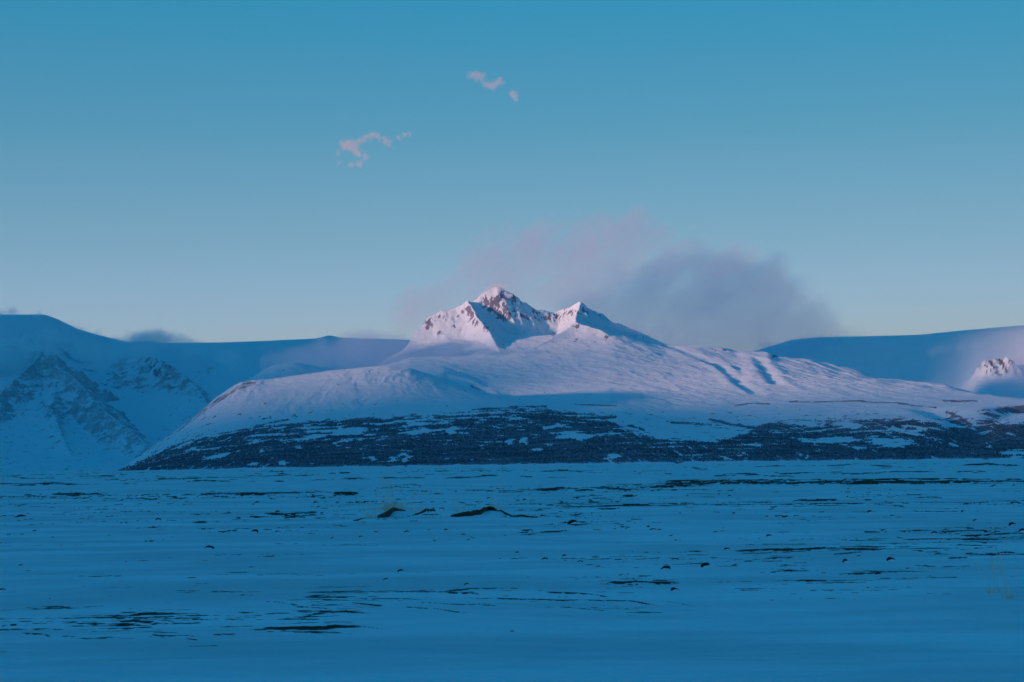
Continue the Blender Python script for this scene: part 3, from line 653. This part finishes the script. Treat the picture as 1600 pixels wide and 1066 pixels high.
CLOUD_D = 44000
cloud('cloud', 24000, [(536, 228, 9), (545, 222, 9), (552, 232, 10), (560, 240, 8), (563, 221, 8), (574, 215, 9), (584, 211, 7), (593, 215, 7), (603, 219, 7), (609, 226, 7), (622, 216, 6), (632, 211, 7), (572, 247, 7), (560, 257, 8), (548, 258, 6), (527, 240, 6), (640, 209, 5), (530, 256, 5)],
      0.0055, (1.0, 0.66, 0.60), 0.9, 0.30, label='small ragged pink cloud, the lower and wider of the two in the open sky', cat='cloud', contrast=1.4, stretch=1.25)
cloud('cloud', 24000, [(738, 117, 8), (746, 121, 9), (754, 118, 7), (762, 133, 9), (771, 134, 8), (780, 128, 8), (783, 122, 5), (799, 146, 7), (805, 150, 8), (808, 156, 5)],
      0.0046, (1.0, 0.66, 0.60), 0.9, 0.28, label='smallest and highest pink cloud, three broken puffs near the top of the sky', cat='cloud', contrast=1.4, stretch=1.2)
cloud('cloud', CLOUD_D, [(960, 505, 60), (1000, 470, 62), (1050, 448, 60), (1100, 440, 62), (1150, 446, 64), (1195, 478, 58), (1060, 510, 70), (1140, 515, 75), (1230, 505, 56), (1270, 528, 50), (1310, 545, 44), (1190, 530, 60), (980, 545, 50), (900, 500, 50)],
      0.00060, (0.16, 0.34, 0.66), 1.0, 0.30, label='large dark mauve cloud bank standing behind the right shoulder of the mountain', cat='cloud', contrast=1.35, stretch=1.4, slant=35)
cloud('cloud', CLOUD_D + 5000, [(640, 500, 50), (690, 470, 55), (740, 430, 50), (790, 400, 55), (840, 420, 62), (850, 380, 50), (900, 390, 60), (940, 400, 60), (950, 362, 42), (990, 352, 32), (1015, 356, 22), (900, 450, 60), (1000, 400, 60), (1080, 395, 55), (1150, 410, 50), (1220, 450, 45), (800, 460, 55)],
      0.00038, (0.60, 0.56, 0.80), 1.1, 0.46, label='thin pinkish veil of cloud trailing up to the right from the summit', cat='cloud', contrast=1.8, stretch=1.25, slant=35)

# low mist among the mountains
def mist(*a, **k): return cloud('mist', *a, kind='stuff', **k)
mist(12350, [(762, 454, 9), (770, 449, 10), (780, 446, 9), (790, 450, 7), (752, 460, 6)], 0.012, (0.98, 0.92, 0.93), 0.7, 0.32, contrast=1.0, stretch=1.2, label='small puff of blown snow on the highest summit', cat='mist')
mist(12300, [(962, 508, 12), (985, 516, 16), (1015, 526, 19), (1050, 534, 19), (1090, 536, 15), (1035, 515, 14), (1125, 538, 12)], 0.0042, (0.60, 0.72, 0.90), 0.8, 0.28, contrast=1.2, stretch=1.4, label='mauve mist drifting over the right shoulder of the peak', cat='mist')
mist(11400, [(430, 566, 26), (480, 560, 30), (540, 556, 38), (600, 556, 36), (650, 560, 30), (700, 556, 26), (760, 552, 24), (575, 535, 24), (620, 540, 22), (820, 550, 20), (900, 552, 20)], 0.0080, (0.80, 0.88, 0.98), 0.7, 0.28, contrast=0.9, stretch=1.5, label='band of pale mist below the summit and over the saddle to its left', cat='mist')
mist(16600, [(225, 536, 26), (255, 530, 20), (200, 550, 28), (130, 540, 26), (20, 562, 44), (-30, 575, 44), (80, 530, 26), (300, 545, 24), (350, 556, 26), (150, 560, 24)], 0.0090, (0.93, 0.97, 0.99), 0.8, 0.30, contrast=1.1, stretch=1.4, label='mist clinging to the shaded mountains at the left edge', cat='mist')
mist(18000, [(0, 492, 12), (20, 487, 10), (105, 512, 11), (125, 514, 10), (150, 524, 11), (180, 531, 10), (235, 530, 16), (215, 532, 14), (265, 533, 14), (-25, 492, 16), (60, 494, 9), (300, 538, 12)], 0.0085, (0.80, 0.88, 0.97), 0.9, 0.32, contrast=1.5, stretch=1.6, label='shreds of shaded mist blowing off the skyline at the left', cat='mist')
mist(19000, [(1210, 548, 22), (1245, 540, 20), (1275, 535, 17), (1305, 532, 13), (1180, 560, 20)], 0.0040, (0.45, 0.60, 0.86), 0.9, 0.28, contrast=1.2, stretch=1.5, label='mauve mist where the cloud bank meets the glacier skyline', cat='mist')
mist(16000, [(1600, 580, 30), (1585, 606, 24), (1625, 555, 26), (1530, 600, 18), (1470, 545, 12), (1500, 542, 12), (1525, 541, 10), (1455, 552, 10), (1640, 600, 34), (1560, 605, 20)], 0.0050, (0.88, 0.86, 0.95), 0.8, 0.32, contrast=1.0, stretch=1.3, label='lilac mist around the small cliff at the right edge', cat='mist')

# ------------------------------------------------------------------ stones on the snow
def stone_mesh(seed, name='stone'):
    rs = np.random.RandomState(seed); bm = bmesh.new(); bmesh.ops.create_icosphere(bm, subdivisions=4, radius=1)
    ks = [(rs.randn(3), rs.uniform(0.55, 0.95)) for _ in range(9)]
    for v in bm.verts:
        c = v.co.copy()
        for nrm, lim in ks:
            nv = Vector(nrm).normalized(); d = c.dot(nv)
            if d > lim: c -= nv * (d - lim) * 0.85
        c *= 1 + 0.05 * math.sin(c.x * 7 + seed) * math.cos(c.y * 6) + 0.03 * math.sin(c.z * 15 + c.x * 11)
        v.co = c
    me = bpy.data.meshes.new(name); bm.to_mesh(me); bm.free()
    for p in me.polygons: p.use_smooth = False
    me.materials.append(M_rock); return me

def drift_mesh(seed):
    rs = np.random.RandomState(seed); bm = bmesh.new(); bmesh.ops.create_icosphere(bm, subdivisions=3, radius=1)
    for v in bm.verts:
        v.co *= 1 + 0.06 * math.sin(v.co.x * 4 + seed) * math.cos(v.co.y * 3)
    me = bpy.data.meshes.new('snow_drift'); bm.to_mesh(me); bm.free()
    for p in me.polygons: p.use_smooth = True
    me.materials.append(M_drift); return me
SM = [stone_mesh(s) for s in range(8)]; DM = [drift_mesh(s) for s in range(3)]
stones = [(402, 787, 10), (435, 833, 8), (327, 859, 13), (397, 833, 12), (349, 833, 4), (55, 828, 6), (32, 881, 6), (197, 877, 4), (392, 883, 7), (4, 923, 10), (247, 811, 8), (371, 809, 9), (78, 938, 4), (42, 774, 6),
          (357, 800, 6), (434, 799, 8), (520, 840, 6), (565, 839, 7), (587, 834, 6), (635, 834, 8), (671, 829, 4), (697, 828, 6), (493, 785, 8), (527, 785, 6), (498, 793, 6), (617, 791, 5), (690, 795, 7), (424, 736, 5),
          (764, 779, 7), (809, 782, 5), (820, 781, 7), (848, 806, 7), (897, 819, 19), (1021, 829, 10), (1031, 829, 6), (1039, 891, 16), (1104, 887, 17), (1136, 857, 8), (1201, 835, 8), (882, 869, 7), (935, 884, 8), (907, 877, 8),
          (851, 874, 9), (1062, 802, 4), (1059, 787, 4), (1140, 774, 5), (1130, 826, 3), (1147, 803, 6), (1199, 806, 7), (1381, 828, 8), (1460, 832, 8), (1477, 829, 6), (1524, 813, 7), (1582, 819, 10), (1394, 804, 6), (1359, 799, 8),
          (1325, 776, 5), (1505, 798, 6), (1598, 829, 10), (1341, 869, 6), (1469, 846, 5), (1392, 873, 12), (1321, 876, 10), (1372, 894, 9), (603, 908, 9), (1055, 918, 12), (800, 983, 5), (729, 916, 8), (809, 864, 7), (626, 892, 9),
          (1356, 913, 4), (1453, 896, 3)]
big = {(897, 819): 'largest dark stone on the snow, a rounded hump right of the turf banks',
       (1039, 891): 'dark domed stone alone on the near snow, right of centre, with drifted snow before it',
       (1104, 887): 'long low dark stone just left of the dark gravel streaks on the right',
       (327, 859): 'dark humped stone lying alone on smooth snow in the left third of the plain',
       (1055, 918): 'dark flat stone on the near snow just right of the long dark streaks',
       (402, 787): 'dark stone on the far snow above the left third, its left side steep',
       (1021, 829): 'dark pointed stone with a smaller one touching its right side',
       (1392, 873): 'flat dark stone among the gravel streaks on the right side',
       (397, 833): 'low dark stone just left of a small upright notched stone',
       (435, 833): 'small upright notched stone on smooth snow left of the grass tussocks',
       (4, 923): 'dark stone cut by the left edge of the photo on the near snow',
       (848, 806): 'small dark stone at the right tip of the long turf bank'}
HW = ['at the far left edge', 'close to the left edge', 'well left of centre', 'in the left third', 'left of the grass tussocks', 'near the left tussock', 'a little left of centre', 'at the middle of the photo',
      'just right of centre', 'right of centre', 'a third in from the right', 'in the right third', 'well right of centre', 'a quarter in from the right', 'close to the right edge', 'at the far right edge']
VW = [(760, 'near the horizon'), (790, 'on the far snow'), (815, 'level with the turf banks'), (845, 'below the turf banks'), (880, 'on the middle snow'), (905, 'on the near snow'), (2000, 'lowest on the near snow')]
used = {}
for i, (px, py, wpx) in enumerate(stones):
    g = on_ground(px, py + 1.5); r = math.hypot(g.x, g.y); wd = wpx * r / F
    t = bpy.data.objects.new('stone', None); C.objects.link(t); t.empty_display_size = 0.1
    t.location = (g.x, g.y, ground_z(g.x, g.y)); 
    hh = wd * random.uniform(0.30, 0.42)
    s = bpy.data.objects.new('rock', SM[i % 8]); C.objects.link(s); s.parent = t
    s.scale = (wd * 0.58, wd * 0.42, hh); s.rotation_euler = (0, random.uniform(-0.2, 0.2), 0); s.location = (0, 0, hh * 0.25)
    d = bpy.data.objects.new('snow_drift', DM[i % 3]); C.objects.link(d); d.parent = t
    d.scale = (wd * 0.55, wd * 0.75, hh * 0.62); d.location = (wd * random.uniform(-0.05, 0.22), -wd * 0.45, -hh * 0.05)
    if (px, py) in big: lab = big[(px, py)]
    else:
        hw = HW[min(15, int(px / 100))]; vw = next(v for y_, v in VW if py < y_)
        sz = 'tiny' if wpx < 6 else 'small'
        lab = '%s stone %s, %s' % (sz, vw, hw)
        used.setdefault(lab, []).append((px, py, t))
    tag(t, lab, 'stone', 'dark stones scattered on the snow')
for lab, l in used.items():
    if len(l) > 1:
        l.sort(key=lambda q: q[0]); nm = {2: ['left of two', 'right of two'], 3: ['leftmost of three', 'middle of three', 'rightmost of three'], 4: ['leftmost of four', 'second of four', 'third of four', 'rightmost of four']}[len(l)]
        for q, w_ in zip(l, nm): q[2]['label'] = lab + ', ' + w_

# ------------------------------------------------------------------ turf banks and grass
def turf_bank(pts, label, seed):
    """an undercut strip of turf: pts (px, py, thickness px), snow-dusted on top"""
    rs = np.random.RandomState(seed); P = []
    for a, b, th in pts:
        g = on_ground(a, b + th / 2); r = math.hypot(g.x, g.y); P.append((g.x, g.y, th * r / F))
    P = np.array(P); n = 90; t = np.linspace(0, len(P) - 1, n)
    xs = np.interp(t, range(len(P)), P[:, 0]); ys = np.interp(t, range(len(P)), P[:, 1]); hs_ = np.interp(t, range(len(P)), P[:, 2])
    prof = [(-0.75, -0.06), (-0.55, 0.10), (-0.40, 0.5), (-0.46, 0.78), (-0.30, 0.98), (0.0, 1.05), (0.6, 0.9), (1.6, 0.3), (2.6, -0.1)]
    co, qs = [], []
    for i in range(n):
        wv = 1 + 0.15 * math.sin(i * 0.31 + seed * 2) + 0.35 * (rs.rand() - 0.5)
        for j, (a, b) in enumerate(prof):
            k = hs_[i] * (1 + 0.35 * (rs.rand() - 0.5) * (j < 5))
            co.append((xs[i], ys[i] + a * hs_[i] * wv * 1.3, ground_z(xs[i], ys[i]) + b * k * (0.92 + 0.06 * math.sin(i * 0.17 + seed) + 0.12 * (rs.rand() - 0.5)) - 0.01))
    m_ = len(prof)
    for i in range(n - 1):
        for j in range(m_ - 1): qs.append((i * m_ + j, (i + 1) * m_ + j, (i + 1) * m_ + j + 1, i * m_ + j + 1))
    ce = np.array(co).mean(0); o = raw_mesh('turf_bank', np.array(co) - ce, np.array(qs), M_earth, smooth=False); o.location = ce
    tag(o, label, 'turf bank', 'dark turf banks cut by the wind')
    return o
turf_bank([(590, 808, 4), (598, 806, 9), (607, 801, 11), (614, 797, 8), (626, 797, 3), (634, 797, 2)], 'leftmost dark turf bank, a short steep clod sloping up under pale grass', 1)
turf_bank([(648, 803, 2), (658, 801, 4), (668, 798, 5), (678, 798, 4), (681, 800, 2)], 'middle dark turf bank, the shortest and thinnest, between the two thicker ones', 2)
turf_bank([(704, 805, 3), (716, 803, 7), (735, 801, 8), (752, 798, 9), (764, 794, 7), (772, 795, 6), (776, 797, 3)], 'longest dark turf bank right of centre of the tussocks, rising to the right', 3)
turf_bank([(776, 797, 2), (788, 800, 4), (800, 804, 4), (820, 806, 4), (840, 808, 2)], 'low dark turf edge trailing down to the right from the longest bank', 4)

def tuft(px, py, n, hpx, spread_px, label, seed, lean=0.05, tall=0, tall_h=0, mat=None, wide=0.006):
    rs = np.random.RandomState(seed); g = on_ground(px, py); r = math.hypot(g.x, g.y); gz = ground_z(g.x, g.y)
    root = bpy.data.objects.new('grass_tuft', None); C.objects.link(root); root.location = (g.x, g.y, gz); root.empty_display_size = 0.1
    def blades(name, cnt, hp, sp, mt, wd, ln, straight):
        co, qs = [], []
        for i in range(cnt):
            bx_ = rs.normal(0, sp * r / F / 2); by_ = rs.normal(0, sp * r / F / 2)
            h = hp * r / F * rs.uniform(0.45, 1.0); la = rs.normal(ln, 0.10 if straight else 0.35); lb = rs.normal(0, 0.15)
            a_ = rs.uniform(-0.5, 0.5); ww = wd * rs.uniform(0.7, 1.3); dr = rs.uniform(0.1, 0.5) * (0.3 if straight else 1)
            b0 = len(co); seg = 6
            for k in range(seg + 1):
                t = k / seg; x = bx_ + la * h * t + dr * la * h * t * t; y = by_ + lb * h * t; z = h * t * (1 - 0.18 * abs(dr) * t)
                w_ = ww * (1 - 0.75 * t) if not (straight and 0.82 < t) else ww * 1.5
                co += [(x - w_ * math.cos(a_), y - w_ * math.sin(a_), z), (x + w_ * math.cos(a_), y + w_ * math.sin(a_), z)]
            for k in range(seg): qs.append((b0 + 2 * k, b0 + 2 * k + 1, b0 + 2 * k + 3, b0 + 2 * k + 2))
        o = raw_mesh(name, np.array(co), np.array(qs), mt, smooth=False); o.parent = root
    if n: blades('leaves', n, hpx, spread_px, M_grass, wide, 0.0, False)
    for q in range(tall): blades('stalk', 1, tall_h, spread_px * 1.3, M_straw, wide * 0.8, lean, True)
    tag(root, label, 'grass tuft', 'tufts of dry dune grass')
tuft(606, 798, 120, 16, 16, 'thickest tuft of dry grass, with tall stalks, on the leftmost turf bank', 1, -0.06, 16, 58)
tuft(622, 797, 70, 12, 16, 'short brownish grass tuft at the right end of the leftmost turf bank', 2, 0.0, 5, 22)
tuft(580, 810, 40, 10, 12, 'low sparse grass tuft on the snow left of the leftmost turf bank', 3, -0.05, 9, 28)
tuft(656, 801, 30, 9, 14, 'sparse grass tuft on the left end of the middle turf bank', 4, -0.03, 8, 36)
tuft(676, 808, 40, 6, 20, 'low straw-coloured grass on the snow below the middle turf bank', 5, 0.0, 3, 14)
tuft(716, 800, 16, 9, 10, 'few thin upright stalks at the left end of the longest turf bank', 6, -0.1, 6, 34)
tuft(768, 796, 60, 10, 10, 'yellow grass tuft on the high right end of the longest turf bank', 7, 0.05, 7, 30)
tuft(783, 796, 14, 10, 10, 'few loose stalks on the snow right of the longest turf bank', 8, 0.05, 5, 26)
tuft(842, 807, 30, 5, 12, 'low straw at the right tip of the trailing turf edge', 9)
tuft(1545, 923, 14, 9, 8, 'left one of three near grass clumps at the right, two tall stalks leaning left', 10, -0.16, 4, 82, wide=0.004)
tuft(1557, 921, 10, 9, 6, 'middle and shortest of three near grass clumps at the right', 11, -0.05, 3, 62, wide=0.004)
tuft(1576, 931, 16, 11, 9, 'right one of three near grass clumps at the right, the nearest and fullest', 12, -0.14, 7, 88, wide=0.004)
tuft(1310, 768, 16, 4, 12, 'tiny straw-coloured grass patch on far snow under the long dark band', 13)
